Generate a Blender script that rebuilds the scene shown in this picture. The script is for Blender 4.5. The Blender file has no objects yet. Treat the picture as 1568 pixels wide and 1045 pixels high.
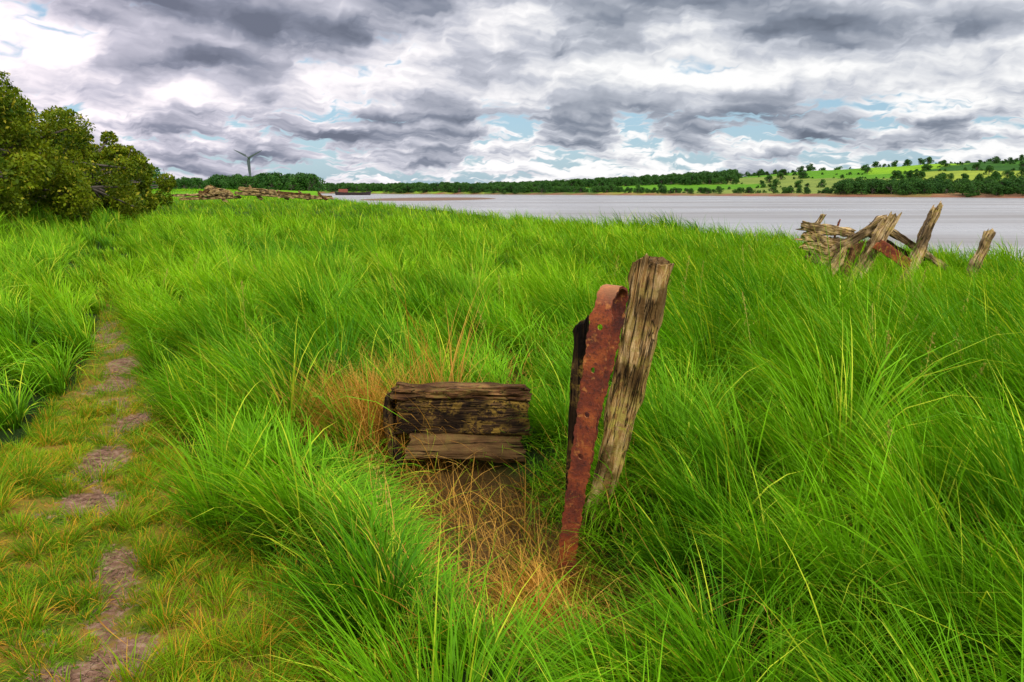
import bpy, math, numpy as np, bmesh
from mathutils import Vector, Matrix
R=math.radians
sc=bpy.context.scene
rng=np.random.default_rng(7)

# ---------------- numpy noise ----------------
def h3(i,j,k,seed):
    n=(i.astype(np.int64)*374761393+j.astype(np.int64)*668265263+k.astype(np.int64)*2147483647+seed*974634777)&0xffffffff
    n=((n^(n>>13))*1274126177)&0xffffffff
    n=(n^(n>>16))&0xffffffff
    return n/4294967295.0
def vn3(x,y,z,seed=0):
    x=np.asarray(x,float);y=np.asarray(y,float)+0*x;z=np.asarray(z,float)+0*x
    i=np.floor(x);j=np.floor(y);k=np.floor(z)
    fx=x-i;fy=y-j;fz=z-k
    fx=fx*fx*(3-2*fx);fy=fy*fy*(3-2*fy);fz=fz*fz*(3-2*fz)
    r=0
    for a in (0,1):
        for b in (0,1):
            for c in (0,1):
                w=(fx if a else 1-fx)*(fy if b else 1-fy)*(fz if c else 1-fz)
                r=r+w*h3(i+a,j+b,k+c,seed)
    return r
def fbm(x,y,z=0,oct=4,seed=0):
    r=0;a=.5;t=0
    for o in range(oct):
        r=r+a*vn3(np.asarray(x)*2**o,np.asarray(y)*2**o,np.asarray(z)*2**o+o*7.3,seed+o);t+=a;a*=.5
    return r/t
def sm(a,b,x):
    t=np.clip((x-a)/(b-a),0,1);return t*t*(3-2*t)

# ---------------- mesh helpers ----------------
def fast_mesh(name,V,F,uv=None,smooth=False,mat=None):
    V=np.asarray(V,np.float32);F=np.asarray(F,np.int32)
    me=bpy.data.meshes.new(name)
    k=F.shape[1]
    me.vertices.add(len(V));me.vertices.foreach_set('co',V.ravel())
    me.loops.add(F.size);me.loops.foreach_set('vertex_index',F.ravel())
    me.polygons.add(len(F));me.polygons.foreach_set('loop_start',np.arange(0,F.size,k,dtype=np.int32))
    me.polygons.foreach_set('loop_total',np.full(len(F),k,np.int32))
    me.update(calc_edges=True)
    if uv is not None:
        l=me.uv_layers.new(name='UVMap');l.data.foreach_set('uv',np.asarray(uv,np.float32)[F.ravel()].ravel())
    me.polygons.foreach_set('use_smooth',np.full(len(F),smooth,bool))
    if mat: me.materials.append(mat)
    return me
def add(name,me,parent=None,coll=None):
    o=bpy.data.objects.new(name,me);(coll or sc.collection).objects.link(o)
    if parent: o.parent=parent
    return o
def empty(name,loc=(0,0,0)):
    o=bpy.data.objects.new(name,None);o.location=loc;sc.collection.objects.link(o);return o

# ---------------- node helpers ----------------
class NT:
    def __init__(s,nt): s.t=nt
    def n(s,typ,ins=None,**kw):
        nd=s.t.nodes.new(typ)
        for k,v in kw.items(): setattr(nd,k,v)
        if ins:
            for k,v in ins.items():
                if isinstance(v,bpy.types.NodeSocket): s.t.links.new(v,nd.inputs[k])
                else: nd.inputs[k].default_value=v
        return nd
    def m(s,op,a,b=None,c=None,clamp=False):
        ins={0:a}
        if b is not None: ins[1]=b
        if c is not None: ins[2]=c
        return s.n('ShaderNodeMath',ins,operation=op,use_clamp=clamp).outputs[0]
    def noise(s,vec,scale,detail=4,rough=.5,dist=0,out='Fac'):
        ins={'Scale':scale,'Detail':detail,'Roughness':rough,'Distortion':dist}
        if vec is not None: ins['Vector']=vec
        return s.n('ShaderNodeTexNoise',ins).outputs[out]
    def mix(s,f,a,b,bt='MIX'):
        nd=s.t.nodes.new('ShaderNodeMix');nd.data_type='RGBA';nd.blend_type=bt
        for i,v in ((0,f),(6,a),(7,b)):
            if isinstance(v,bpy.types.NodeSocket): s.t.links.new(v,nd.inputs[i])
            else:
                if i>0 and len(v)==3: v=(*v,1)
                nd.inputs[i].default_value=v
        return nd.outputs[2]
    def ramp(s,f,pts):
        nd=s.t.nodes.new('ShaderNodeValToRGB');s.t.links.new(f,nd.inputs[0])
        e=nd.color_ramp.elements
        while len(e)<len(pts): e.new(.5)
        for i,(p,c) in enumerate(pts):
            e[i].position=p;e[i].color=(c,c,c,1) if isinstance(c,(int,float)) else (*c,1)
        return nd.outputs[0]
    def mr(s,v,a,b,c=0,d=1,ss=False):
        nd=s.n('ShaderNodeMapRange',{0:v,1:a,2:b,3:c,4:d})
        if ss: nd.interpolation_type='SMOOTHSTEP'
        return nd.outputs[0]
    def vm(s,a,b,op='MULTIPLY'): return s.n('ShaderNodeVectorMath',{0:a,1:b},operation=op).outputs[0]
def newmat(name):
    m=bpy.data.materials.new(name);m.use_nodes=True;m.node_tree.nodes.clear()
    N=NT(m.node_tree);out=N.n('ShaderNodeOutputMaterial')
    return m,N,out

def leafmat(name,c_lo,c_hi,c_alt,transl=.3,basedark=.45,nscale=.5,spec=.08,alt=.25,nw=.5):
    m,N,out=newmat(name)
    uv=N.n('ShaderNodeUVMap').outputs[0];sp=N.n('ShaderNodeSeparateXYZ',{0:uv})
    rnd,s=sp.outputs[0],sp.outputs[1]
    pos=N.n('ShaderNodeNewGeometry').outputs['Position']
    big=N.noise(pos,nscale,2,.6)
    f=N.m('ADD',N.m('MULTIPLY',rnd,1-nw),N.m('MULTIPLY',N.mr(big,.34,.66),nw),clamp=True)
    col=N.mix(f,c_lo,c_hi)
    r2=N.m('FRACT',N.m('MULTIPLY',rnd,17.31))
    col=N.mix(N.mr(r2,1-alt,1-alt+.04),col,c_alt)
    dk=N.mr(s,0,.65,basedark,1)  # occlusion shade at the blade roots, painted into the leaf colour
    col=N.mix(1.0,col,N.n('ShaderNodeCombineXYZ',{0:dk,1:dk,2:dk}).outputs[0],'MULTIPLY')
    p=N.n('ShaderNodeBsdfPrincipled',{'Base Color':col,'Roughness':.5,'Specular IOR Level':spec})
    t=N.n('ShaderNodeBsdfTranslucent',{'Color':N.mix(1.0,col,(1.25,1.1,.5),'MULTIPLY')})
    mx=N.n('ShaderNodeMixShader',{0:transl,1:p.outputs[0],2:t.outputs[0]})
    N.t.links.new(mx.outputs[0],out.inputs[0]);return m

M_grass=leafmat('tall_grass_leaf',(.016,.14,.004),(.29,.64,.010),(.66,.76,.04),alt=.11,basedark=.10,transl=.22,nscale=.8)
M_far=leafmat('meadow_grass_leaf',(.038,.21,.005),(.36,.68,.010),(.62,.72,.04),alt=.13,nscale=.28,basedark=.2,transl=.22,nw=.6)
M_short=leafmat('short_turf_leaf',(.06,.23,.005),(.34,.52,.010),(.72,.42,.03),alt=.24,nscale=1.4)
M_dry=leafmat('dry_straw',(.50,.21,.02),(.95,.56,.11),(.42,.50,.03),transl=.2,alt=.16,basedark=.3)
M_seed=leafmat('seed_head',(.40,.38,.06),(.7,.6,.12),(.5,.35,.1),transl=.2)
M_haw=leafmat('hawthorn_leaf',(.022,.07,.004),(.25,.31,.010),(.42,.38,.03),transl=.25,basedark=1,nscale=1.1,alt=.1,nw=.65)
M_tree=leafmat('woodland_leaf',(.02,.08,.022),(.09,.22,.03),(.07,.16,.03),transl=.15,basedark=1,nscale=.05,alt=.2)  # leaf greens tinted bluer to carry the haze of distance

def barkmat():
    m,N,out=newmat('bark')
    pos=N.n('ShaderNodeNewGeometry').outputs['Position']
    c=N.mix(N.noise(pos,14,5),(.05,.035,.025),(.16,.13,.1))
    p=N.n('ShaderNodeBsdfPrincipled',{'Base Color':c,'Roughness':.9});N.t.links.new(p.outputs[0],out.inputs[0]);return m
M_bark=barkmat()

def woodmat(name,dark,mid,light,lichen=.3,lich=(.42,.36,.12),scale=1,patch=.7):
    m,N,out=newmat(name)
    lc=N.n('ShaderNodeAttribute',attribute_name='lc').outputs['Vector']
    g=N.noise(N.vm(lc,(46*scale,46*scale,4.2*scale)),1,8,.7,.6)
    b=N.noise(lc,6*scale,5,.6)
    b2=N.noise(lc,24*scale,6,.7)
    col=N.ramp(g,[(.34,dark),(.47,mid),(.62,light)])
    col=N.mix(N.mr(b,.46,.58,0,patch),col,tuple(x*.25 for x in mid))
    lm=N.m('MULTIPLY',N.mr(b2,.48,.56),N.mr(b,.60,.42))
    col=N.mix(N.m('MULTIPLY',lm,lichen),col,lich)
    cr=N.noise(N.vm(lc,(24*scale,24*scale,1.5*scale)),1,3,.5,.6)
    crk=N.m('ABSOLUTE',N.m('SUBTRACT',cr,.5))
    ck=N.mr(crk,0,.024,.08,1)
    col=N.mix(1.0,col,N.n('ShaderNodeCombineXYZ',{0:ck,1:ck,2:ck}).outputs[0],'MULTIPLY')
    hh=N.m('ADD',g,N.m('ADD',N.m('MULTIPLY',ck,.6),N.m('MULTIPLY',b2,.6)))
    bp=N.n('ShaderNodeBump',{'Strength':1.0,'Distance':.014,'Height':hh})
    p=N.n('ShaderNodeBsdfPrincipled',{'Base Color':col,'Roughness':.85,'Specular IOR Level':.15,'Normal':bp.outputs[0]})
    N.t.links.new(p.outputs[0],out.inputs[0]);return m
M_wood=woodmat('weathered_wood',(.055,.022,.007),(.38,.20,.06),(.80,.54,.25),.7,(.56,.45,.09),patch=.8)
M_wooddk=woodmat('dark_tarred_wood',(.006,.004,.003),(.03,.016,.009),(.15,.08,.03),.8,(.40,.24,.04))
M_woodbr=woodmat('brown_wood',(.022,.010,.005),(.12,.05,.018),(.32,.16,.055),.45,(.28,.25,.05),patch=.6)
M_woodlp=woodmat('pale_brown_plank',(.04,.018,.008),(.14,.07,.025),(.22,.125,.045),.3,(.22,.20,.04),patch=.5,scale=.7)
M_woodgr=woodmat('silvered_wood',(.07,.035,.015),(.36,.22,.09),(.74,.54,.30),.6,(.58,.43,.08),.6,.85)

def rustmat():
    m,N,out=newmat('rusted_iron')
    pos=N.n('ShaderNodeNewGeometry').outputs['Position']
    a=N.noise(pos,7,6,.65);b=N.noise(pos,70,6,.7);c=N.noise(pos,20,4,.6)
    col=N.ramp(a,[(.3,(.06,.010,.005)),(.5,(.21,.034,.008)),(.68,(.44,.10,.015))])
    col=N.mix(N.mr(b,.50,.64,0,.75),col,(.045,.012,.008))
    col=N.mix(N.mr(c,.58,.68,0,.65),col,(.60,.22,.045))
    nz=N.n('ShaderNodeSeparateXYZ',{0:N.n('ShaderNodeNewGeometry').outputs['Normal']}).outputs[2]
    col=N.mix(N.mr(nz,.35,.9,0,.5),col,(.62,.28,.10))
    bp=N.n('ShaderNodeBump',{'Strength':1.0,'Distance':.006,'Height':N.m('ADD',a,b)})
    p=N.n('ShaderNodeBsdfPrincipled',{'Base Color':col,'Roughness':.7,'Specular IOR Level':.4,'Normal':bp.outputs[0]})
    N.t.links.new(p.outputs[0],out.inputs[0]);return m
M_rust=rustmat()

# ---------------- terrain definition ----------------
def bank(Y): return np.interp(Y,[-300,0,43,150,310,820,3000],[130,16.8,0,-38,-78,-205,-205])
def ysh(u): return np.interp(u,[-.4,-.25,-.15,0,.184,.4,.667,1,2,6],[950,820,720,640,560,470,400,330,250,200])
def ridge(u): return np.interp(u,[-.3,-.07,.03,.1,.18,.27,.34,.45,.55,.667,.8,1,2],[0,.5,2.5,6.5,10.5,14,17,20,24,28,28,16,10])
def pc(Y): return np.interp(Y,[0,2.34,3.78,7.1,10.8,14,20,45,100],[-.5,-1.45,-2.15,-3.75,-5.7,-7.4,-10.2,-21,-45])
def hollow(X,Y):
    ax,ay,bx_,by_=-.40,4.30,.18,2.98
    t=np.clip(((X-ax)*(bx_-ax)+(Y-ay)*(by_-ay))/((bx_-ax)**2+(by_-ay)**2),0,1)
    d=np.hypot(X-(ax+t*(bx_-ax)),Y-(ay+t*(by_-ay)))
    return d/(.58-.14*t)
def terr(X,Y):
    X=np.asarray(X,float);Y=np.asarray(Y,float)
    d=(X-bank(Y))*.93+1.2*(fbm(X*.12,Y*.12,0,3,5)-.5)
    und=.30*(fbm(X*.35,Y*.35,0,3,11)-.5)+.14*(fbm(X*1.3,Y*1.3,0,3,12)-.5)
    und=und*(1-.8*np.exp(-((X+.5)**2+(Y-3.5)**2)/6))
    rise=.75*sm(.3,6,pc(Y)-X)*sm(3,9,Y)+.35*sm(8,50,Y)*sm(0,15,-d)+.10*sm(.5,1.0,pc(Y)-X)*sm(4,6,Y)
    dip=-.10*np.exp(-((X-pc(Y))/.45)**2)*sm(30,8,Y)
    hw_=hollow(X,Y)
    hol=-.25*np.exp(-(((X-5.6)/1.6)**2+((Y-11.2)/1.0)**2))-.22*sm(1.2,.55,hw_)+.07*np.exp(-((hw_-1.6)/.35)**2)
    near=und+rise+dip+hol
    near=near+(-4.4-near)*sm(0,4.0,d)
    u=np.where(Y>1,X/np.maximum(Y,1),6.)
    e=np.where(Y>1,Y-ysh(u),-999.)+14*(fbm(X*.02,Y*.02,0,3,21)-.5)
    n2=fbm(X*.006,Y*.006,0,3,31)-.5
    fl=-4.4+3.3*sm(-4,10,e)+.9*sm(10,80,e)+(ridge(u)*(1+.75*n2)+5*n2)*sm(10,420,e)*(1-.7*sm(600,2500,e))
    bar=-4.4+1.55*sm(1.1,.7,np.sqrt(((X+38-.1*(Y-370))/38)**2+((Y-370)/75)**2))
    return np.maximum(np.maximum(near,fl),bar)

az=np.concatenate([np.linspace(-180,-48,45)[:-1],np.arange(-48,48,.16),np.linspace(48,180,45)])
azr=np.radians(az);
rr=[.05,.3,.6]
while rr[-1]<9000: rr.append(rr[-1]*(1.019 if rr[-1]<1500 else 1.06))
rr=np.array(rr)
A,RR=np.meshgrid(azr,rr)
X=RR*np.sin(A);Y=RR*np.cos(A);Z=terr(X,Y)
nr,na=X.shape
V=np.stack([X,Y,Z],-1).reshape(-1,3)
i,j=np.meshgrid(np.arange(nr-1),np.arange(na-1),indexing='ij')
F=np.stack([i*na+j,i*na+j+1,(i+1)*na+j+1,(i+1)*na+j],-1).reshape(-1,4)
cells=rng.uniform([-700,350],[1500,2500],(420,2))
cellc=rng.choice(7,420,p=[.28,.26,.16,.10,.05,.07,.08])
pal=np.array([(.12,.30,.010),(.24,.44,.014),(.065,.19,.014),(.33,.40,.04),(.32,.19,.075),(.04,.12,.012),(.24,.30,.05)])
def vor(P):
    best=np.full(len(P),1e9);sec=np.full(len(P),1e9);idx=np.zeros(len(P),int)
    for c in range(len(cells)):
        dd=np.hypot((P[:,0]-cells[c,0])*1.0,(P[:,1]-cells[c,1])*.8)
        l=dd<best
        sec=np.where(l,best,np.minimum(sec,dd));idx=np.where(l,c,idx);best=np.where(l,dd,best)
    return best,sec,idx
def far_e(X,Y):
    u=np.where(Y>1,X/np.maximum(Y,1),6.);return np.where(Y>1,Y-ysh(u),-999.)
def dirtf(X,Y):
    c=pc(Y)+.30*(fbm(X*1.6,Y*.9,0,2,41)-.5)
    w=np.interp(Y,[1.5,2.5,4,7,11],[.22,.18,.17,.22,.15])
    n=fbm(X*4.2,Y*3.0,0,4,43)
    return np.clip((1-np.abs(X-c)/w)*.75+.10+(n-.5)*3.6,0,1)*sm(12,8,Y)*sm(.5,.3,np.abs(X-c))
def shortm(X,Y):
    c=pc(Y);d=X-c
    r=np.interp(Y,[1.5,3.7,6,9,14],[.95,.60,.32,.20,.14]);l=np.interp(Y,[1.5,3.7,4.8,7,10,14],[2.2,1.2,.55,.26,.19,.13])
    q=np.where(d>0,d/r,-d/l)+.8*(fbm(X*1.7,Y*1.7,0,3,51)-.5)
    return sm(1.25,.8,q)*sm(15,9,Y)
def clearing(X,Y):
    return sm(1.12,.75,hollow(X,Y)+.7*(fbm(X*4,Y*4,0,2,61)-.5))
Pf=V[:,:2];ee=far_e(Pf[:,0],Pf[:,1])
col=np.tile(np.array([.022,.045,.006]),(len(V),1))
rfar=np.hypot(Pf[:,0],Pf[:,1])
k=sm(30,150,rfar)[:,None];col=col*(1-k)+np.array([.18,.42,.006])*k
msk=(ee>-12)&(Pf[:,0]>-240)
b_,s_,id_=vor(Pf[msk]);cf=pal[cellc[id_]]
shore=sm(16,4,ee[msk])[:,None];cf=cf*(1-shore)+np.array([.32,.13,.07])*shore
col[msk]=cf
und_=(V[:,2]<-1.2)&(ee<0)
col[und_]=np.array([.26,.16,.10])
dirt=dirtf(Pf[:,0],Pf[:,1])*(rfar<30)
strawm=clearing(Pf[:,0],Pf[:,1])
me=fast_mesh('ground',V,F,smooth=True)
ca=me.attributes.new('col','FLOAT_COLOR','POINT');ca.data.foreach_set('color',np.concatenate([col,np.ones((len(V),1))],1).astype(np.float32).ravel())
da=me.attributes.new('dirt','FLOAT','POINT');da.data.foreach_set('value',dirt.astype(np.float32))
sa=me.attributes.new('short','FLOAT','POINT');sa.data.foreach_set('value',(shortm(Pf[:,0],Pf[:,1])*(rfar<30)).astype(np.float32))
st_=me.attributes.new('straw','FLOAT','POINT');st_.data.foreach_set('value',strawm.astype(np.float32))
m,N,out=newmat('ground_soil_and_fields')
pos=N.n('ShaderNodeNewGeometry').outputs['Position']
c=N.n('ShaderNodeAttribute',attribute_name='col').outputs['Color']
d=N.n('ShaderNodeAttribute',attribute_name='dirt').outputs['Fac']
s=N.n('ShaderNodeAttribute',attribute_name='short').outputs['Fac']
w=N.n('ShaderNodeAttribute',attribute_name='straw').outputs['Fac']
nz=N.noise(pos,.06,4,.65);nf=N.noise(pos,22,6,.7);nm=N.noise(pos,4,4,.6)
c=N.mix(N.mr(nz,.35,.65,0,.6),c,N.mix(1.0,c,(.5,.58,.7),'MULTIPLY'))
c=N.mix(s,c,N.mix(N.mr(nm,.42,.62),(.10,.17,.010),(.34,.18,.035)))
c=N.mix(N.m('MULTIPLY',w,.85),c,N.mix(nf,(.035,.02,.008),(.24,.12,.035)))
wp=N.vm(N.noise(pos,9,5,.65,0,'Color'),(.2,.2,.2))
vo=N.n('ShaderNodeTexVoronoi',{'Vector':N.vm(pos,wp,'ADD'),'Scale':15.},feature='DISTANCE_TO_EDGE').outputs['Distance']
crk=N.mr(vo,0,.05,0,1)
crk=N.m('MAXIMUM',crk,N.mr(nm,.42,.52))
dc=N.ramp(nf,[(.30,(.12,.055,.032)),(.5,(.26,.14,.085)),(.70,(.46,.29,.19))]);dc=N.mix(crk,N.mix(.6,dc,(.04,.018,.012)),dc)
dm=N.mr(N.m('ADD',d,N.m('MULTIPLY',N.m('SUBTRACT',nf,.5),2.0)),.36,.6)
c=N.mix(dm,c,dc)
bp=N.n('ShaderNodeBump',{'Strength':.9,'Distance':.018,'Height':N.m('ADD',N.m('MULTIPLY',nf,1.2),N.m('MULTIPLY',crk,.6))})
p=N.n('ShaderNodeBsdfPrincipled',{'Base Color':c,'Roughness':.95,'Specular IOR Level':.1,'Normal':bp.outputs[0]})
N.t.links.new(p.outputs[0],out.inputs[0]);me.materials.append(m)
add('ground',me)

# ---------------- river ----------------
me=bpy.data.meshes.new('river_water')
me.from_pydata([(-260,-900,-3),(1600,-900,-3),(1600,1000,-3),(-260,1000,-3)],[],[(0,1,2,3)])
m,N,out=newmat('river_water')
pos=N.n('ShaderNodeNewGeometry').outputs['Position']
n1=N.noise(N.vm(pos,(.35,1.2,1)),1.3,5,.65);n2=N.noise(N.vm(pos,(.005,.035,1)),1,5,.65)
cc=N.mix(N.mr(n2,.38,.62),(.27,.245,.22),(.45,.44,.425))
bp=N.n('ShaderNodeBump',{'Strength':.5,'Distance':.12,'Height':n1})
p=N.n('ShaderNodeBsdfPrincipled',{'Base Color':cc,'Roughness':N.mr(n2,.35,.65,.40,.22),'IOR':1.33,'Normal':bp.outputs[0]})
N.t.links.new(p.outputs[0],out.inputs[0]);me.materials.append(m);add('river_water',me)

# ---------------- grass blades (one mesh per grass mass) ----------------
def field(name,bx,by,l,w,phi,t0,t1,seg,mat,rnd=None,expo=1.4,bz=None,twist=.9):
    n=len(bx);r=rng
    tw=r.uniform(-twist,twist,n);rd=r.random(n) if rnd is None else np.clip(rnd,0,.999)
    z0=terr(bx,by) if bz is None else bz
    h=np.zeros(n);z=np.zeros(n);Vs=[];U=[];cp,sp=np.cos(phi),np.sin(phi)
    kink=r.normal(0,.35,n)
    side=np.zeros(n)
    for k in range(seg+1):
        s=k/seg
        if k>0:
            th=t0+t1*(s-.5/seg)**expo
            h=h+np.sin(th)*l/seg;z=z+np.cos(th)*l/seg;side=side+kink*l/seg*s
        ww=w*.5*(1-.9*s**1.8)*(0.6+.4*min(1,s*4)) if k<seg else w*.03
        a=phi+tw*(1+.6*s)
        cx=bx+h*cp-side*sp;cy=by+h*sp+side*cp
        for sg in (-1,1):
            Vs.append(np.stack([cx-sg*ww*np.sin(a),cy+sg*ww*np.cos(a),z0+z-.02+sg*ww*.35],-1).astype(np.float32))
            U.append(np.stack([rd,np.full(n,s)],-1).astype(np.float32))
    V=np.stack(Vs,1);U=np.stack(U,1);m_=2*(seg+1);b=np.arange(n)*m_
    F=np.stack([np.stack([b+2*k,b+2*k+1,b+2*k+3,b+2*k+2],-1) for k in range(seg)],1).reshape(-1,4)
    return add(name,fast_mesh(name,V.reshape(-1,3),F,U.reshape(-1,2),True,mat))
def tuftize(X,Y,cell,pull=.45,seed=1):
    gx=np.floor(X/cell);gy=np.floor(Y/cell)
    best=np.full(len(X),1e9);cx=X.copy();cy=Y.copy();hr=np.zeros(len(X));hr2=np.zeros(len(X))
    for a in (-1,0,1):
        for b in (-1,0,1):
            i=gx+a;j=gy+b;z=0*i
            px=(i+h3(i,j,z,seed))*cell;py=(j+h3(i,j,z,seed+1))*cell
            d=np.hypot(X-px,Y-py);l=d<best
            best=np.where(l,d,best);cx=np.where(l,px,cx);cy=np.where(l,py,cy)
            hr=np.where(l,h3(i,j,z,seed+2),hr);hr2=np.where(l,h3(i,j,z,seed+3),hr2)
    dx,dy=X-cx,Y-cy
    return cx+dx*(1-pull),cy+dy*(1-pull),dx,dy,hr,hr2
def wind(X,Y): return math.pi+1.4*(fbm(X*.45,Y*.45,0,3,71)-.5)*2+.3*(fbm(X*2,Y*2,0,2,72)-.5)
def dirs(X,Y,dx,dy,cell,radial=.9,jit=.35,ws=1.0):
    wd=wind(X,Y);vx=np.cos(wd)*ws+radial*dx/cell*2+rng.normal(0,jit,len(X));vy=np.sin(wd)*ws+radial*dy/cell*2+rng.normal(0,jit,len(X))
    return np.arctan2(vy,vx)
def riverd(X,Y): return (X-bank(Y))*.93+1.2*(fbm(X*.12,Y*.12,0,3,5)-.5)
def beamclear(X,Y): return ~((np.abs(X+.32)<.47)&(np.abs(Y-4.68)<.15))
def drytuft(X,Y): return np.exp(-(((X+.86)/.40)**2+((Y-4.9)/.38)**2))
def hmod(X,Y,cl,sh):
    hq=hollow(X,Y)
    H=(1-.6*cl)*(1-.45*sm(.1,.7,sh))
    H=np.where(X<pc(Y)-.2,H*.75,H)
    H=H*(1-.45*np.exp(-(((X-.1)/.9)**2+((Y-2.4)/.6)**2)))
    H=H*(1-.42*sm(2.2,1.1,hq)*(Y<4.6))
    H=H*(1-.45*np.exp(-(((X+.65)/.4)**2+((Y-4.1)/.6)**2)))
    return H*(1-.25*sm(1.9,1.2,Y))
# near tall grass
n=150000
Y=rng.uniform(.95,8.2,n);X=rng.uniform(-.95,.95,n)*(Y+1.2)
X,Y,dx,dy,hr,hr2=tuftize(X,Y,.42,.58,3)
sh=shortm(X,Y);cl=clearing(X,Y)
ok=(rng.random(n)>sh*1.1)&(rng.random(n)>cl*.93)&(np.hypot(X,Y)>1.0)&beamclear(X,Y)&(rng.random(n)>.85*drytuft(X,Y))
X,Y,dx,dy,hr,hr2,sh,cl=[q[ok] for q in (X,Y,dx,dy,hr,hr2,sh,cl)];n=len(X)
H=.62+.20*sm(.6,2.4,X)+.5*(fbm(X*.8,Y*.8,0,3,81)-.5)
H*=(.52+.86*hr)*rng.uniform(.45,1.25,n)*hmod(X,Y,cl,sh)
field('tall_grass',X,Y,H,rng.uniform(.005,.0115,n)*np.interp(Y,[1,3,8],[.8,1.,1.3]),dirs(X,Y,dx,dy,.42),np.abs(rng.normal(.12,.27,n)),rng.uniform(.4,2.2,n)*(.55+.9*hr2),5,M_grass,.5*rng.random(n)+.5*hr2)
# long bright arching blades
n=4200
Y=rng.uniform(1.2,9,n);X=rng.uniform(-.9,.9,n)*(Y+1.0)
sh=shortm(X,Y);cl=clearing(X,Y);ok=(sh<.15)&(cl<.3)&beamclear(X,Y)&(np.hypot(X,Y)>1.3)&(drytuft(X,Y)<.4);X,Y,sh,cl=X[ok],Y[ok],sh[ok],cl[ok];n=len(X)
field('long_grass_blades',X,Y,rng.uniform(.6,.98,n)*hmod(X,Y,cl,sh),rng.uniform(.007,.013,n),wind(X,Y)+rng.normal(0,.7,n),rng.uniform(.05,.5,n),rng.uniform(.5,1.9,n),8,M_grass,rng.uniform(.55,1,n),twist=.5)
# flattened grass bending into the hollow from its rim
n=16000;a_=rng.uniform(0,6.28,n);X=-.1+.85*np.cos(a_)*rng.uniform(.5,1.5,n);Y=3.62+1.05*np.sin(a_)*rng.uniform(.5,1.35,n)
hq=hollow(X,Y);k=(hq<1.7)&(hq>.78)&beamclear(X,Y)&(rng.random(n)<.45);X,Y=X[k],Y[k];n=len(X)
field('flattened_grass',X,Y,rng.uniform(.18,.42,n),rng.uniform(.004,.009,n),np.arctan2(3.65-Y,-.06-X)+rng.normal(0,.6,n)+.7,rng.uniform(.5,1.1,n),rng.uniform(.5,1.5,n),5,M_grass,rng.uniform(.1,1,n))
# mid
n=215000
Y=8+22.5*rng.random(n)**1.35;X=rng.uniform(-.95,.95,n)*(Y+1.2)
X,Y,dx,dy,hr,hr2=tuftize(X,Y,.68,.5,13)
ok=(riverd(X,Y)<.9)&(rng.random(n)>shortm(X,Y));X,Y,dx,dy,hr,hr2=[q[ok] for q in (X,Y,dx,dy,hr,hr2)];n=len(X)
H=(.62+.5*(fbm(X*.5,Y*.5,0,3,82)-.5))*(.55+.8*hr)*rng.uniform(.55,1.2,n)*(1-.45*np.exp(-((X-pc(Y))/.45)**2))
H*=1-.5*np.exp(-(((X-6.0)/1.4)**2+((Y-12.2)/.7)**2))
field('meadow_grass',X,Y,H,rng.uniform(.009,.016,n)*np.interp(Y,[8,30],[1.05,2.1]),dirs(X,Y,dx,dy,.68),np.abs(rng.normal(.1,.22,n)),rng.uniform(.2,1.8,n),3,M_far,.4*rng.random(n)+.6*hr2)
# far
n=90000
Y=30+140*rng.random(n)**1.7;X=rng.uniform(-1.0,.6,n)*Y
X,Y,dx,dy,hr,hr2=tuftize(X,Y,1.6,.4,23)
d_=riverd(X,Y);ok=(d_<.9)&(d_>-100);X,Y,dx,dy,hr,hr2=[q[ok] for q in (X,Y,dx,dy,hr,hr2)];n=len(X)
H=(.58+.4*(fbm(X*.2,Y*.2,0,3,83)-.5))*(.6+.6*hr)*rng.uniform(.6,1.2,n)
field('bank_grass',X,Y,H,rng.uniform(.022,.038,n)*np.interp(Y,[30,170],[1,3]),dirs(X,Y,dx,dy,1.6),np.abs(rng.normal(.1,.22,n)),rng.uniform(.2,1.6,n),2,M_far,.4*rng.random(n)+.6*hr2)
# short turf
n=240000
Y=rng.uniform(1,15,n)**1.0;Y=np.where(rng.random(n)<.6,rng.uniform(1,6,n),Y);X=pc(Y)+rng.uniform(-2.3,1.3,n)
X,Y,dx,dy,hr,hr2=tuftize(X,Y,.14,.35,33)
ok=(shortm(X,Y)>.08)&(rng.random(n)>dirtf(X,Y)*1.04)&(np.hypot(X,Y)>.8);X,Y,dx,dy,hr,hr2=[q[ok] for q in (X,Y,dx,dy,hr,hr2)];n=len(X)
H=(.04+.19*fbm(X*2.5,Y*2.5,0,3,91))*(.3+1.0*hr)*rng.uniform(.5,1.5,n)
field('short_turf',X,Y,H,rng.uniform(.0028,.0055,n),dirs(X,Y,dx,dy,.14,1.5,1,.2),np.abs(rng.normal(0,.5,n)),rng.uniform(.2,1.9,n),3,M_short,.5*rng.random(n)+.5*hr2)
# dry grass
def gather(L): return [np.concatenate(q) for q in zip(*L)]
L=[]
n=19000;X,Y=rng.uniform(-1.2,1,n),rng.uniform(2.6,5,n);k=(rng.random(n)<clearing(X,Y)*.4)&beamclear(X,Y);X,Y=X[k],Y[k];L.append((X,Y,rng.uniform(.07,.24,len(X)),rng.uniform(.5,1.3,len(X))))
n=4200;L.append((rng.normal(-.88,.27,n),rng.normal(4.97,.18,n),rng.uniform(.2,.74,n),rng.uniform(.1,1.1,n)))
n=2000;L.append((rng.normal(.20,.15,n),rng.normal(3.18,.19,n),rng.uniform(.12,.36,n),rng.uniform(.4,1.2,n)))
n=50000;X,Y=rng.uniform(-6,1,n),rng.uniform(1.2,11,n);k=(shortm(X,Y)>.25)&(fbm(X*1.7,Y*1.7,0,2,95)>.52)&(rng.random(n)<.4)&(rng.random(n)>dirtf(X,Y));X,Y=X[k],Y[k];L.append((X,Y,rng.uniform(.04,.12,len(X)),rng.uniform(.6,1.3,len(X))))
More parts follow.
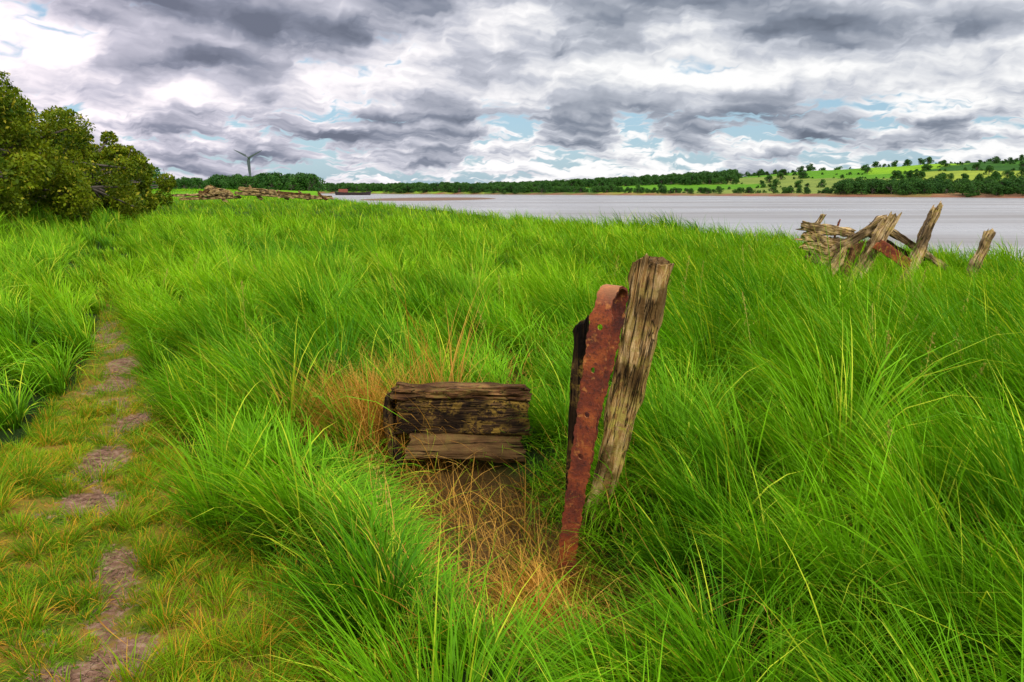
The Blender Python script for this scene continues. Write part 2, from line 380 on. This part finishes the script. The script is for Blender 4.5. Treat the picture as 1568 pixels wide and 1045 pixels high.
n=16000;X,Y=rng.uniform(-3,5,n),rng.uniform(1.6,8,n);k=(shortm(X,Y)<.4)&(fbm(X*1.3,Y*1.3,0,2,96)>.5)&beamclear(X,Y);X,Y=X[k],Y[k];L.append((X,Y,rng.uniform(.2,.62,len(X)),rng.uniform(.2,1.1,len(X))))
X,Y,H,T0=gather(L);n=len(X)
field('dry_grass',X,Y,H,rng.uniform(.003,.006,n),wind(X,Y)+rng.normal(0,1.1,n),T0,rng.uniform(.3,1.9,n),5,M_dry)
n=50;field('dry_stalks',rng.normal(-.5,.09,n),rng.normal(5.1,.08,n),rng.uniform(.65,1.12,n),rng.uniform(.006,.010,n),rng.uniform(0,6.28,n),np.abs(rng.normal(0,.12,n)),rng.uniform(0,.25,n),5,M_dry)
n=14;X=rng.uniform(-2.6,-.7,n);Y=rng.uniform(2.2,6,n);field('fallen_straw',X,Y,rng.uniform(.25,.5,n),np.full(n,.006),rng.uniform(0,6.28,n),np.full(n,1.45),np.full(n,.12),6,M_dry,bz=terr(X,Y)+.06,twist=.2)
def seedstalks():
    n=190;X=rng.uniform(-5,8,n);Y=rng.uniform(2.0,11,n);k=(shortm(X,Y)<.1)&(clearing(X,Y)<.1)&((X>1.6)|(rng.random(n)<.2));X,Y=X[k],Y[k]
    X=np.append(X,[-.42,2.3,2.75,3.2,2.6]);Y=np.append(Y,[2.55,4.2,4.6,4.9,5.4]);n=len(X)
    Vs=[];Fs=[];Us=[];b=0;Z=terr(X,Y)
    for x,y,z in zip(X,Y,Z):
        l=rng.uniform(.6,.95);a=rng.uniform(0,6.28);bend=rng.uniform(.05,.35)
        P=[np.array([x+math.cos(a)*bend*l*t*t,y+math.sin(a)*bend*l*t*t,z+l*t*(1-.1*bend*t)]) for t in np.linspace(0,1,7)]
        for q in range(6):
            sd=np.array([-math.sin(a),math.cos(a),0])*.0016
            Vs.append(np.array([P[q]-sd,P[q]+sd,P[q+1]+sd,P[q+1]-sd]));Us.append(np.full((4,2),.5));Fs.append([b,b+1,b+2,b+3]);b+=4
        for k in range(60):
            t=rng.uniform(.72,1.0);c=P[4]+(P[6]-P[4])*((t-.667)/.333)+rng.normal(0,.004+.016*(1-t)/.28,3)
            dv=rng.normal(0,1,3);dv/=np.linalg.norm(dv);dv=dv*.4+np.array([0,0,1]);e=np.cross(dv,rng.normal(0,1,3));e/=np.linalg.norm(e)
            Vs.append(np.array([c-dv*.007,c+e*.003,c+dv*.007,c-e*.003]));Fs.append([b,b+1,b+2,b+3]);Us.append(np.full((4,2),rng.random()));b+=4
    add('seed_stalks',fast_mesh('seed_stalks',np.concatenate(Vs),np.array(Fs),np.concatenate(Us),False,M_seed))
seedstalks()

def scatter(name,P,rot,scl,coll):
    n=len(P)
    me=bpy.data.meshes.new(name);me.vertices.add(n);me.vertices.foreach_set('co',np.asarray(P,np.float32).ravel())
    a=me.attributes.new('rot','FLOAT_VECTOR','POINT');a.data.foreach_set('vector',np.asarray(rot,np.float32).ravel())
    a=me.attributes.new('scl','FLOAT_VECTOR','POINT');a.data.foreach_set('vector',np.asarray(scl,np.float32).ravel())
    a=me.attributes.new('idx','INT','POINT');a.data.foreach_set('value',rng.integers(0,len(coll.objects),n).astype(np.int32))
    o=add(name,me)
    g=bpy.data.node_groups.new(name+'_scatter','GeometryNodeTree')
    g.interface.new_socket('Geometry',in_out='INPUT',socket_type='NodeSocketGeometry')
    g.interface.new_socket('Geometry',in_out='OUTPUT',socket_type='NodeSocketGeometry')
    gi=g.nodes.new('NodeGroupInput');go=g.nodes.new('NodeGroupOutput')
    ci=g.nodes.new('GeometryNodeCollectionInfo');ci.inputs[0].default_value=coll;ci.inputs[1].default_value=True;ci.inputs[2].default_value=True
    ip=g.nodes.new('GeometryNodeInstanceOnPoints');ip.inputs['Pick Instance'].default_value=True
    def na(nm,dt):
        q=g.nodes.new('GeometryNodeInputNamedAttribute');q.data_type=dt;q.inputs[0].default_value=nm
        return [x for x in q.outputs if x.enabled and x.name=='Attribute'][0]
    e2r=g.nodes.new('FunctionNodeEulerToRotation')
    L=g.links.new
    L(gi.outputs[0],ip.inputs['Points']);L(ci.outputs[0],ip.inputs['Instance'])
    L(na('rot','FLOAT_VECTOR'),e2r.inputs[0]);L(e2r.outputs[0],ip.inputs['Rotation'])
    L(na('scl','FLOAT_VECTOR'),ip.inputs['Scale']);L(na('idx','INT'),ip.inputs['Instance Index'])
    L(ip.outputs[0],go.inputs[0])
    md=o.modifiers.new('scatter','NODES');md.node_group=g
    return o

# ---------------- timber ----------------
def timber(name,p0,p1,w,h,mat,parent=None,seed=1,jag=.04,rough=.008,taper=1.0,face=None,segs=None,bend=0,k=6.):
    p0=np.array(p0,float);p1=np.array(p1,float);ax=p1-p0;Ln=np.linalg.norm(ax);ax/=Ln
    f=np.array(face if face is not None else (0,-1,0),float)
    s=np.cross(ax,f);s/=np.linalg.norm(s);f=np.cross(s,ax)
    n=56;segs=segs or max(12,int(Ln/.016));segs=min(segs,90)
    th=np.linspace(0,2*np.pi,n,endpoint=False)+.01
    cx=np.sign(np.cos(th))*np.abs(np.cos(th))**(2/k);cy=np.sign(np.sin(th))*np.abs(np.sin(th))**(2/k)
    def ring(z,sca,endf):
        tz=np.clip(z/Ln,0,1);tp=taper+(1-taper)*tz
        x=cx*w/2*sca;y=cy*h/2*sca
        gr=fbm(cx*w*20+seed*3.1,cy*h*20,z*3.0+seed,3,seed)-.5
        lg=fbm(cx*.9+seed,cy*.9,z*5,3,seed+5)-.5
        ex=1+(gr*rough*2.6+lg*rough*4.)/(min(w,h)/2)
        cm=fbm(cx*w*34+seed*9,cy*h*34,z*1.3,2,seed+9);ex=ex-np.clip(cm-.68,0,1)*rough*16/(min(w,h)/2)
        ex=np.maximum(ex,.45)
        x=x*ex*tp;y=y*ex*tp
        zz=np.full(n,z)
        if endf!=0: zz=zz+endf*jag*((fbm(x*24+seed,y*24,seed*1.7,3,seed+3)-.5)*3.2+x/w*1.0)
        return x,y,zz
    P=[]
    for q in range(segs+1):
        t=q/segs
        e=-1*max(0,1-t*8) if t<.125 else (max(0,(t-.875)*8))
        P.append(ring(t*Ln,1,e))
    P=[ring(0,a,-1) for a in (.12,.4,.7,.92)]+P+[ring(Ln,a,1) for a in (.92,.7,.4,.12)]
    Vv=[];LC=[]
    for (x,y,z) in P:
        bo=bend*np.sin(np.clip(z/Ln,0,1)*np.pi)
        Vv.append(p0+s*(x+bo)[:,None]+f*y[:,None]+ax*z[:,None]);LC.append(np.stack([x+seed*1.3,y+seed*.7,z],-1))
    Vv=np.concatenate(Vv);LC=np.concatenate(LC);m_=len(P)
    a=np.arange(m_-1)[:,None]*n;b=np.arange(n)[None,:];b2=(b+1)%n
    F=np.stack([a+b,a+b2,a+n+b2,a+n+b],-1).reshape(-1,4)
    faces=[tuple(x) for x in F]+[tuple(range(n))[::-1],tuple((m_-1)*n+np.arange(n))]
    me=bpy.data.meshes.new(name);me.from_pydata(Vv.tolist(),[],[tuple(int(v) for v in x) for x in faces])
    at=me.attributes.new('lc','FLOAT_VECTOR','POINT');at.data.foreach_set('vector',LC.astype(np.float32).ravel())
    me.materials.append(mat);me.update()
    return add(name,me,parent)

timber('weathered_timber_post',(.405,3.66,-.12),(.692,3.72,1.31),.172,.11,M_wood,seed=3,jag=.035,rough=.012,taper=.66,face=(-.35,-1,0),bend=.008)
timber('broken_timber_stub',(.285,3.57,-.1),(.332,3.66,1.02),.07,.05,M_wooddk,seed=8,jag=.05,rough=.006,taper=.6,face=(-.5,-1,0))
def strap():
    pts_=[(.255,3.40,-.25),(.27,3.405,0),(.335,3.43,.5),(.395,3.455,.97),(.408,3.462,1.07),(.418,3.475,1.13),(.434,3.50,1.175),(.457,3.53,1.203),(.482,3.56,1.208),(.500,3.585,1.19),(.505,3.595,1.15),(.495,3.59,1.08),(.445,3.56,.85),(.38,3.52,.6),(.33,3.49,.3)]
    P=[Vector(p) for p in pts_];Q=[]
    for a,b in zip(P[:-1],P[1:]):
        nn=max(1,int((b-a).length/.012))
        for k in range(nn): Q.append(a.lerp(b,k/nn))
    Q.append(P[-1])
    for it in range(3): Q=[Q[0]]+[(Q[i-1]+Q[i]*2+Q[i+1])/4 for i in range(1,len(Q)-1)]+[Q[-1]]
    W=Vector((.88,-.42,-.06)).normalized();th=.0065
    vs=[];fs=[];m=8;Lq=len(Q)
    for i,q in enumerate(Q):
        t=(Q[min(i+1,Lq-1)]-Q[max(i-1,0)]).normalized();nrm=t.cross(W).normalized();w=nrm.cross(t).normalized()
        if w.dot(W)<0: w=-w
        z=q.z;front=i<Lq*.55
        hwk=(.044+.010*min(1,max(0,z)/1.1)) if front else .042
        e=.0035*math.sin(i*.7)+.0025*math.sin(i*2.1)
        for (a,b) in ((-1,-1),(-.5,-1.0),(.5,-1.0),(1,-1),(1,1),(.5,1.0),(-.5,1.0),(-1,1)):
            vs.append(q+w*(a*hwk+(e*a if abs(a)==1 else 0))+nrm*(b*th))
    for i in range(Lq-1):
        for k in range(m): fs.append((i*m+k,i*m+(k+1)%m,(i+1)*m+(k+1)%m,(i+1)*m+k))
    fs.append(tuple(range(m))[::-1]);fs.append(tuple((Lq-1)*m+k for k in range(m)))
    me=bpy.data.meshes.new('strap');me.from_pydata(vs,[],fs);me.update();me.materials.append(M_rust)
    bm=bmesh.new();bm.from_mesh(me);bmesh.ops.recalc_face_normals(bm,faces=bm.faces);bm.to_mesh(me);bm.free()
    o=add('rusty_iron_strap',me)
    cut=bmesh.new()
    fdir=Vector((-.42,-.88,.12)).normalized()
    rotm=fdir.to_track_quat('Z','Y').to_matrix().to_4x4()
    for zc in (.42,.62,.83,1.03):
        a=Vector((.27,3.405,0)).lerp(Vector((.395,3.455,.97)),zc/.97)
        bmesh.ops.create_cone(cut,cap_ends=True,segments=14,radius1=.014,radius2=.014,depth=.07,matrix=Matrix.Translation(a)@rotm)
    cm=bpy.data.meshes.new('cut');cut.to_mesh(cm);cut.free()
    co=add('cutter',cm)
    md=o.modifiers.new('holes','BOOLEAN');md.object=co;md.operation='DIFFERENCE';md.solver='EXACT'
    dg=bpy.context.evaluated_depsgraph_get();nm=bpy.data.meshes.new_from_object(o.evaluated_get(dg))
    o.modifiers.clear();o.data=nm
    bpy.data.objects.remove(co)
strap()
bp_=empty('weathered_timber_beam')
timber('rotted_top',(-.755,4.735,.385),(.105,4.79,.365),.085,.16,M_woodbr,bp_,seed=12,jag=.05,rough=.012,k=3.5)
timber('tarred_side',(-.73,4.72,.235),(.10,4.775,.215),.235,.13,M_wooddk,bp_,seed=15,jag=.02,rough=.006,k=8)
timber('lower_plank',(-.66,4.66,.06),(.07,4.72,.03),.17,.05,M_woodlp,bp_,seed=17,jag=.03,rough=.005,face=(0,-.85,.5),k=8)
timber('rotted_end',(-.775,4.74,.35),(-.70,4.66,-.10),.05,.10,M_wooddk,bp_,seed=19,jag=.03,rough=.009,face=(-.4,-1,0),bend=.03)

hk=empty('wooden_barge_hulk')
T=lambda nm,a,b,w,h,mt=M_woodgr,sd=1,**k: timber(nm,a,b,w,h,mt,hk,seed=sd,**k)
for q in range(4):
    T('hull_plank_%d'%q,(4.76+.05*q,12.75,1.06-.16*q),(5.78-.04*q,13.12,.90-.18*q),.145,.10,sd=20+q,jag=.12,rough=.016,bend=.02*(q%2))
for q in range(3):
    x=5.08+.24*q
    T('rib_%d'%q,(x,12.62,.0),(x+.40,12.72+.02*q,.66+.09*q),.13,.10,(M_woodgr,M_woodbr,M_woodgr)[q],sd=30+q,jag=.12,rough=.018)
T('keelson',(5.50,12.42,.05),(6.17,12.62,1.20),.18,.16,sd=41,jag=.10,rough=.02)
T('deck_beam',(5.3,12.98,.58),(6.22,12.8,1.16),.16,.12,M_woodgr,sd=42,jag=.08,rough=.02)
T('fallen_rail_a',(6.05,12.9,1.12),(7.36,13.05,.34),.11,.08,sd=43,jag=.06,rough=.01)
T('fallen_rail_b',(5.95,13.0,.93),(7.0,13.1,.42),.10,.07,M_wooddk,sd=44,jag=.04,rough=.01)
T('cross_piece',(6.0,12.7,.78),(6.75,12.9,.42),.10,.07,M_wooddk,sd=45)
T('iron_plate',(5.82,12.30,.80),(6.40,12.38,.44),.17,.03,M_rust,sd=46,rough=.003)
T('leaning_post',(6.4,12.55,.0),(6.98,12.80,1.35),.15,.12,sd=47,jag=.12,rough=.018)
T('spike_a',(5.0,13.05,.85),(5.22,13.05,1.22),.07,.05,sd=48)
T('spike_b',(5.45,13.1,.8),(5.52,13.1,1.12),.03,.03,M_rust,sd=49,rough=.003)
timber('weathered_timber_post.001',(7.45,12.65,-.1),(7.90,12.8,.94),.14,.12,M_woodgr,seed=50,jag=.08,rough=.016)

def hulk(name,x0,y0,z0,spec):
    e=empty(name)
    for q,(a,b,w,h) in enumerate(spec):
        timber('timber_%d'%q,np.array(a)+(x0,y0,z0),np.array(b)+(x0,y0,z0),w*1.15,h,(M_woodgr,M_woodgr,M_woodbr)[q%3],e,seed=60+q,jag=.12,rough=.03,segs=24)
    return e
g1=[((-2.2,0,.35),(2.3,.3,.5),.18,.3),((-2.8,0,.62),(.4,0,.66),.14,.2),((-.7,0,.5),(.2,.4,1.3),.3,.3),((-.2,.2,1.22),(1.5,.3,.85),.25,.3),((.2,0,.95),(1.8,.2,.65),.25,.2),((-.9,.4,.75),(1.4,.5,.7),.3,.2),((1.2,.2,.1),(.7,.2,1.0),.25,.2)]
hulk('wooden_barge_hulk.001',-23.3,60,.55,g1)
g2=[((-2.6,0,1.12),(.2,0,.85),.25,.3),((-2.9,0,.8),(3.6,.2,.42),.22,.3),((-2.2,.1,1.0),(2.8,.2,.62),.2,.25),((1,.2,.3),(.3,.2,.95),.16,.2),((2.6,.2,.3),(1.9,.2,.85),.16,.2),((4.0,.2,.3),(3.4,.2,.75),.16,.2),((-1,.2,.3),(-1.9,.2,1.25),.2,.2),((.5,.0,.55),(4.4,.3,.45),.2,.2)]
hulk('wooden_barge_hulk.002',-18.3,60,.55,g2)

# ---------------- trees ----------------
def leafcloud(lobes,n,size,r,cut=.38):
    lob=np.array(lobes);vol=lob[:,3]**2;ch=r.choice(len(lob),n,p=vol/vol.sum());L=lob[ch]
    d=r.normal(0,1,(n,3));d/=np.linalg.norm(d,axis=1)[:,None]
    nz=fbm(d[:,0]*2.6+ch*3.,d[:,1]*2.6,d[:,2]*2.6,3,99)
    rad=L[:,3]*(.62+.38*r.random(n)**.6)*(.6+.8*nz)
    c=L[:,:3]+d*rad[:,None]*np.array([1,1,.85])
    gp=fbm(c[:,0]*.9/size/14,c[:,1]*.9/size/14,c[:,2]*.9/size/14,2,17)
    keep=gp>cut;c=c[keep];n=len(c)
    a=r.normal(0,1,(n,3));a/=np.linalg.norm(a,axis=1)[:,None];b=np.cross(a,r.normal(0,1,(n,3)));b/=np.linalg.norm(b,axis=1)[:,None]
    s=(size*r.uniform(.5,1.3,n))[:,None]
    V=np.stack([c-a*s,c+b*s*.55,c+a*s,c-b*s*.55],1).reshape(-1,3)
    F=np.arange(4*n).reshape(-1,4);U=np.repeat(np.stack([r.random(n),np.ones(n)],-1),4,0)
    return V,F,U
def tubes(paths):
    Vs=[];Fs=[];b=0;n=7
    for pts_,rad in paths:
        pts_=np.array(pts_,float)
        for k,(p,ra) in enumerate(zip(pts_,rad)):
            t=pts_[min(k+1,len(pts_)-1)]-pts_[max(k-1,0)];t/=np.linalg.norm(t)
            x=np.cross(t,(.3,.9,.1));x/=np.linalg.norm(x);y=np.cross(t,x)
            th=np.linspace(0,2*np.pi,n,endpoint=False)
            Vs.append(p+ra*(np.cos(th)[:,None]*x+np.sin(th)[:,None]*y))
        for k in range(len(pts_)-1):
            for q in range(n): Fs.append((b+k*n+q,b+k*n+(q+1)%n,b+(k+1)*n+(q+1)%n,b+(k+1)*n+q))
        b+=len(pts_)*n
    return np.concatenate(Vs),np.array(Fs)
def tree_mesh(lobes,nleaf,size,mat,r,tr=.12,name='tree',cut=.38):
    lob=np.array(lobes)
    V,F,U=leafcloud(lobes,nleaf,size,r,cut)
    paths=[];top=lob[:,2].max()
    base=np.array([lob[:,0].mean(),lob[:,1].mean(),-.2]);mid=base+np.array([.1,0,top*.35+.2])
    paths.append(([base,(base+mid)/2+.05,mid],[tr,tr*.85,tr*.7]))
    for l in lob:
        c=l[:3];m1=(mid+c)/2+r.normal(0,.06*top,3);tip=c+r.normal(0,l[3]*.4,3)+(0,0,l[3]*.5)
        paths.append(([mid,m1,c,tip],[tr*.6,tr*.42,tr*.25,tr*.06]))
    V2,F2=tubes(paths)
    me=fast_mesh(name,np.concatenate([V,V2]),np.concatenate([F,F2+len(V)]),np.concatenate([U,np.zeros((len(V2),2))]),False,mat)
    me.materials.append(M_bark)
    mi=np.zeros(len(F)+len(F2),np.int32);mi[len(F):]=1;me.polygons.foreach_set('material_index',mi)
    return me
def lobes_for(w,d,h,n,r,lr=.38,low=.25):
    out=[]
    for q in range(n):
        a=r.uniform(0,2*np.pi);rad=r.random()**.6
        z=r.uniform(low,1);k=np.sqrt(max(.05,1-(max(0,z-.35)/.72)**2))
        rr_=h*lr*r.uniform(.4,.9)
        out.append((np.cos(a)*rad*w*.5*k,np.sin(a)*rad*d*.5*k,max(rr_*.5,z*h-rr_*.6),rr_))
    return out
haw=[(-14.2,18,6.5,5,3.8,52000),(-15.6,22.5,7,6,4.0,46000),(-17.2,28,7,7,3.8,34000),(-19.2,34,7,8,3.6,24000),(-22.0,41,7,9,3.3,17000),(-25.5,50,7,10,3.0,12000),(-18.5,21,7,7,4.6,22000),(-20.5,27,7,7,4.5,14000)]
for q,(x,y,w,d,h,nl) in enumerate(haw):
    r=np.random.default_rng(100+q)
    me=tree_mesh(lobes_for(w,d,h,64,r,.22,.0),int(nl*1.6),.056 if y<30 else .09,M_haw,r,.12,'hawthorn_bush',.32)
    o=add('hawthorn_bush' if q==0 else 'hawthorn_bush.%03d'%q,me);o.location=(x,y,float(terr(x,y)))
C_tree=bpy.data.collections.new('woodland_trees')
for q in range(6):
    r=np.random.default_rng(200+q)
    me=tree_mesh(lobes_for(7.5,7.5,8,14,r,.34,.15),2200,.40,M_tree,r,.3,'woodland_tree')
    C_tree.objects.link(bpy.data.objects.new('woodland_tree_%d'%q,me))
TP=[]
def trees_u(n,u0,u1,e0,e1,s0,s1,cond=None):
    u=rng.uniform(u0,u1,n);e=rng.uniform(e0,e1,n);Y=ysh(u)+e;X=u*Y
    k=np.ones(n,bool) if cond is None else cond(X,Y)
    for x,y,s_ in zip(X[k],Y[k],rng.uniform(s0,s1,n)[k]): TP.append((x,y,s_))
trees_u(320,-.27,.04,8,120,.75,1.1)
trees_u(120,-.27,.04,120,500,.8,1.2)
trees_u(600,.02,.285,190,480,.7,1.2,lambda x,y:fbm(x*.008,y*.008,0,2,3)>.36)
trees_u(90,.0,.14,15,40,.4,.7)
trees_u(90,.14,.43,8,22,.25,.55)
trees_u(480,.42,.95,8,80,.6,1.1,lambda x,y:fbm(x*.012,y*.012,0,2,4)>.38)
trees_u(420,.26,.95,90,520,.5,1.1,lambda x,y:fbm(x*.012,y*.012,0,2,9)>.62)
n=20000;u=rng.uniform(.03,1.0,n);e=rng.uniform(20,560,n);Y=ysh(u)+e;X=u*Y
b_,s_,_=vor(np.stack([X,Y],-1));k=(s_-b_<3.0)&(rng.random(n)<.8)
for x,y in zip(X[k],Y[k]): TP.append((x,y,rng.choice([.22,.3,.42,.8],p=[.42,.28,.2,.10])))
for (u0,u1,y0,y1,n,a,b) in ((-.385,-.315,300,345,45,.62,.8),(-.315,-.252,275,310,40,.62,.85),(-.50,-.36,380,450,80,.55,.85),(-.42,-.25,450,700,140,.6,1.0),(-.9,-.46,180,330,140,.6,1.0)):
    for q in range(n):
        y=rng.uniform(y0,y1);TP.append((rng.uniform(u0,u1)*y,y,rng.uniform(a,b)))
TP=np.array(TP);X,Y,S=TP.T
Zt=terr(X,Y);n=len(X)
scatter('woodland_trees',np.stack([X,Y,Zt-.3],-1),np.stack([0*X,0*X,rng.uniform(0,6.28,n)],-1),np.stack([S*rng.uniform(.9,1.4,n),S*rng.uniform(.9,1.4,n),S],-1),C_tree)

xs=np.linspace(-900,1500,120);prof=20+14*fbm(xs*.004,xs*0,0,3,77)
V=[];
for y,f in ((3300,0),(3700,1),(4300,0)):
    for x,p in zip(xs,prof): V.append((x,y,-5+f*p))
n=len(xs);F=[(a*n+q,a*n+q+1,(a+1)*n+q+1,(a+1)*n+q) for a in range(2) for q in range(n-1)]
m,N,out=newmat('distant_hill_haze');p=N.n('ShaderNodeBsdfPrincipled',{'Base Color':N.mix(N.noise(N.n('ShaderNodeNewGeometry').outputs['Position'],.01,4),(.10,.2,.26),(.14,.26,.3)),'Roughness':1})  # blue aerial haze is put into the hill's base colour
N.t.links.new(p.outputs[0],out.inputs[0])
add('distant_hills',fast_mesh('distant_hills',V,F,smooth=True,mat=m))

def simplemat(name,c1,c2,rough=.5,sc_=2):
    m,N,out=newmat(name);p=N.n('ShaderNodeBsdfPrincipled',{'Base Color':N.mix(N.noise(N.n('ShaderNodeNewGeometry').outputs['Position'],sc_,4),c1,c2),'Roughness':rough})
    N.t.links.new(p.outputs[0],out.inputs[0]);return m

# ---------------- wind turbine ----------------
M_turb=simplemat('turbine_grey_paint',(.07,.085,.10),(.10,.115,.13),.5,.3)
wt=empty('wind_turbine',(-400,1200,0))
V,F=tubes([([(0,0,-1),(0,0,22),(0,0,48)],[2.1,1.7,1.2])]);add('tower',fast_mesh('tower',V,F,smooth=True,mat=M_turb),wt)
V,F=tubes([([(0,4,48.6),(0,3,48.8),(0,-3,48.6),(0,-4.4,48.6),(0,-5,48.6)],[.5,1.6,1.6,1.2,.1])]);add('nacelle_and_hub',fast_mesh('nacelle',V,F,smooth=True,mat=M_turb),wt)
for q,a in enumerate((64,-62,181)):
    ar=R(a)
    d=np.array([math.sin(ar),0,math.cos(ar)]);s=np.array([math.cos(ar),0,-math.sin(ar)])
    V=[];prof=[(0,.6,.5),(2,.9,.5),(5,2.2,.4),(12,1.6,.25),(19,1.0,.16),(24,.35,.05)]
    for (l,wd,th) in prof:
        c=np.array([0,-4.2,48.6])+d*l
        V+=[c-s*wd*.4,c+np.array([0,-th,0]),c+s*wd,c+np.array([0,th,0])]
    F=[(k*4+a_,k*4+(a_+1)%4,(k+1)*4+(a_+1)%4,(k+1)*4+a_) for k in range(5) for a_ in range(4)]
    add('blade_%d'%(q+1),fast_mesh('blade',V,F,mat=M_turb),wt)

# ---------------- moored barge ----------------
M_dk=simplemat('dark_hull_paint',(.02,.02,.025),(.06,.03,.03),.6,.5)
M_rd=simplemat('red_oxide_paint',(.22,.05,.03),(.32,.09,.05),.6,.5)
bg=empty('moored_barge',(-122,600,-3))
V=[];prof=[(-14,.6,2.8),(-12,2.4,2.4),(-6,3,2.1),(6,3,2.1),(11,2.4,2.4),(14,.3,3.0)]
for (x,w,h) in prof: V+=[(x*.95,-w*.7,-.4),(x,-w,h),(x,w,h),(x*.95,w*.7,-.4)]
F=[(k*4+a_,k*4+(a_+1)%4,(k+1)*4+(a_+1)%4,(k+1)*4+a_) for k in range(5) for a_ in range(4)]+[(3,2,1,0),(20,21,22,23)]
add('hull',fast_mesh('hull',V,F,mat=M_dk),bg)
V=[(-11,-1.8,2),(-4,-1.8,2),(-4,1.8,2),(-11,1.8,2),(-10.6,-1.5,4.6),(-4.3,-1.5,4.6),(-4.3,1.5,4.6),(-10.6,1.5,4.6)]
F=[(0,1,5,4),(1,2,6,5),(2,3,7,6),(3,0,4,7),(4,5,6,7)]
add('wheelhouse',fast_mesh('wheelhouse',V,F,mat=M_rd),bg)
V,F=tubes([([(3,0,2),(3,0,7)],[.18,.1])]);add('mast',fast_mesh('mast',V,F,mat=M_dk),bg)

# ---------------- world ----------------
w=bpy.data.worlds.new('sky');sc.world=w;w.use_nodes=True;w.node_tree.nodes.clear();N=NT(w.node_tree)
SEL,SAZ=R(44),R(150)
out=N.n('ShaderNodeOutputWorld')
sky=N.n('ShaderNodeTexSky');sky.sky_type='NISHITA';sky.sun_disc=False;sky.sun_elevation=SEL;sky.sun_rotation=SAZ
bgs=N.n('ShaderNodeBackground',{'Color':sky.outputs[0],'Strength':.12})
g=N.n('ShaderNodeTexCoord').outputs['Generated']
dx,dy,dz=N.n('ShaderNodeSeparateXYZ',{0:g}).outputs
wn=N.m('SUBTRACT',N.noise(g,20,3,.6),.5)
gw=N.vm(g,N.n('ShaderNodeCombineXYZ',{0:N.m('MULTIPLY',wn,.07),1:0.,2:N.m('MULTIPLY',wn,-.030)}).outputs[0],'ADD')
def layer(scale,zm,seed,detail=5):
    def P(dzo,k=1.): return N.n('ShaderNodeVectorMath',{0:gw,1:(scale*k,scale*k,scale*zm*k),2:(seed,seed*.7,seed*.3+dzo)},operation='MULTIPLY_ADD').outputs[0]
    a=N.noise(P(0),1,detail,.52)
    lo=N.noise(P(0),1,1,.5);hi=N.noise(P(.32),1,1,.5)
    bl=N.m('ABSOLUTE',N.m('SUBTRACT',N.noise(P(2.,2.6),1,2,.5),.5))
    return N.m('ADD',a,N.m('MULTIPLY',N.m('SUBTRACT',bl,.09),.55)),N.m('SUBTRACT',lo,hi),bl
cA,eA,bA=layer(6.0,2.9,3.4,6)
cB,eB,bB=layer(12,4.2,8.1,5)
zz=N.m('ADD',dz,N.m('MULTIPLY',wn,.05))
f1=N.mr(zz,.06,.14,0,1,True)
def lp(b,c): return N.m('ADD',N.m('MULTIPLY',c,f1),N.m('MULTIPLY',b,N.m('SUBTRACT',1.,f1)))
c0=lp(cB,cA);emb=lp(eB,eA);bl=lp(bB,bA)
P=N.n('ShaderNodeVectorMath',{0:gw,1:(2.6,2.6,13.),2:(1.3,.4,6.6)},operation='MULTIPLY_ADD').outputs[0]
big=N.noise(P,1,2,.5)
el=N.mr(dz,.08,.21,0,1,True)
hz=N.mr(dz,.0,.085,1,0,True)
th=N.m('ADD',N.m('ADD',N.m('MULTIPLY',c0,.62),N.m('MULTIPLY',big,.38)),N.m('MULTIPLY',el,.045))
th=N.m('SUBTRACT',th,N.m('MULTIPLY',hz,.035))
bri=N.ramp(th,[(.42,.97),(.475,.74),(.53,.45),(.61,.27)])
bri=N.m('ADD',bri,N.m('ADD',N.m('MULTIPLY',emb,1.6),N.m('MULTIPLY',N.m('SUBTRACT',bl,.09),1.2)))
bri=N.m('MAXIMUM',bri,.10)
ccol=N.ramp(bri,[(.05,(.13,.155,.205)),(.3,(.25,.285,.355)),(.6,(.57,.60,.67)),(.90,(1.0,1.0,1.0))])
left=N.mr(dx,.1,-.5)
ccol=N.mix(N.m('MULTIPLY',left,.55),ccol,N.mix(1.0,ccol,(1.20,1.02,1.12),'MULTIPLY'))
ze=N.mr(dz,.28,.7,1.0,2.4,True)
bgc=N.n('ShaderNodeBackground',{'Color':ccol,'Strength':ze})
gap=N.m('ADD',c0,N.m('MULTIPLY',N.mr(dz,.08,.16,0,1,True),.12))
mask=N.mr(gap,.37,.465,0,1,True)
blue=N.n('ShaderNodeBackground',{'Color':(.34,.58,.78,1),'Strength':1.0})
skymix=N.n('ShaderNodeMixShader',{0:.6,1:bgs.outputs[0],2:blue.outputs[0]})
mx=N.n('ShaderNodeMixShader',{0:mask,1:skymix.outputs[0],2:bgc.outputs[0]})
N.t.links.new(mx.outputs[0],out.inputs[0])

sun=bpy.data.lights.new('sun','SUN');sun.energy=2.5;sun.angle=R(10);sun.color=(1,.95,.86)
so=add('sun',sun)
dirv=Vector((math.sin(SAZ)*math.cos(SEL),math.cos(SAZ)*math.cos(SEL),math.sin(SEL)))
so.rotation_euler=dirv.to_track_quat('Z','Y').to_euler();so.location=(5,-5,20)

cam=bpy.data.cameras.new('camera');cam.lens=27;cam.sensor_width=36;cam.clip_end=20000;cam.clip_start=.05
co=add('camera',cam);co.location=(0,0,1.65);co.rotation_euler=(R(90-11.2),0,0)
sc.camera=co
sc.view_settings.view_transform='Standard';sc.view_settings.look='None';sc.view_settings.exposure=0
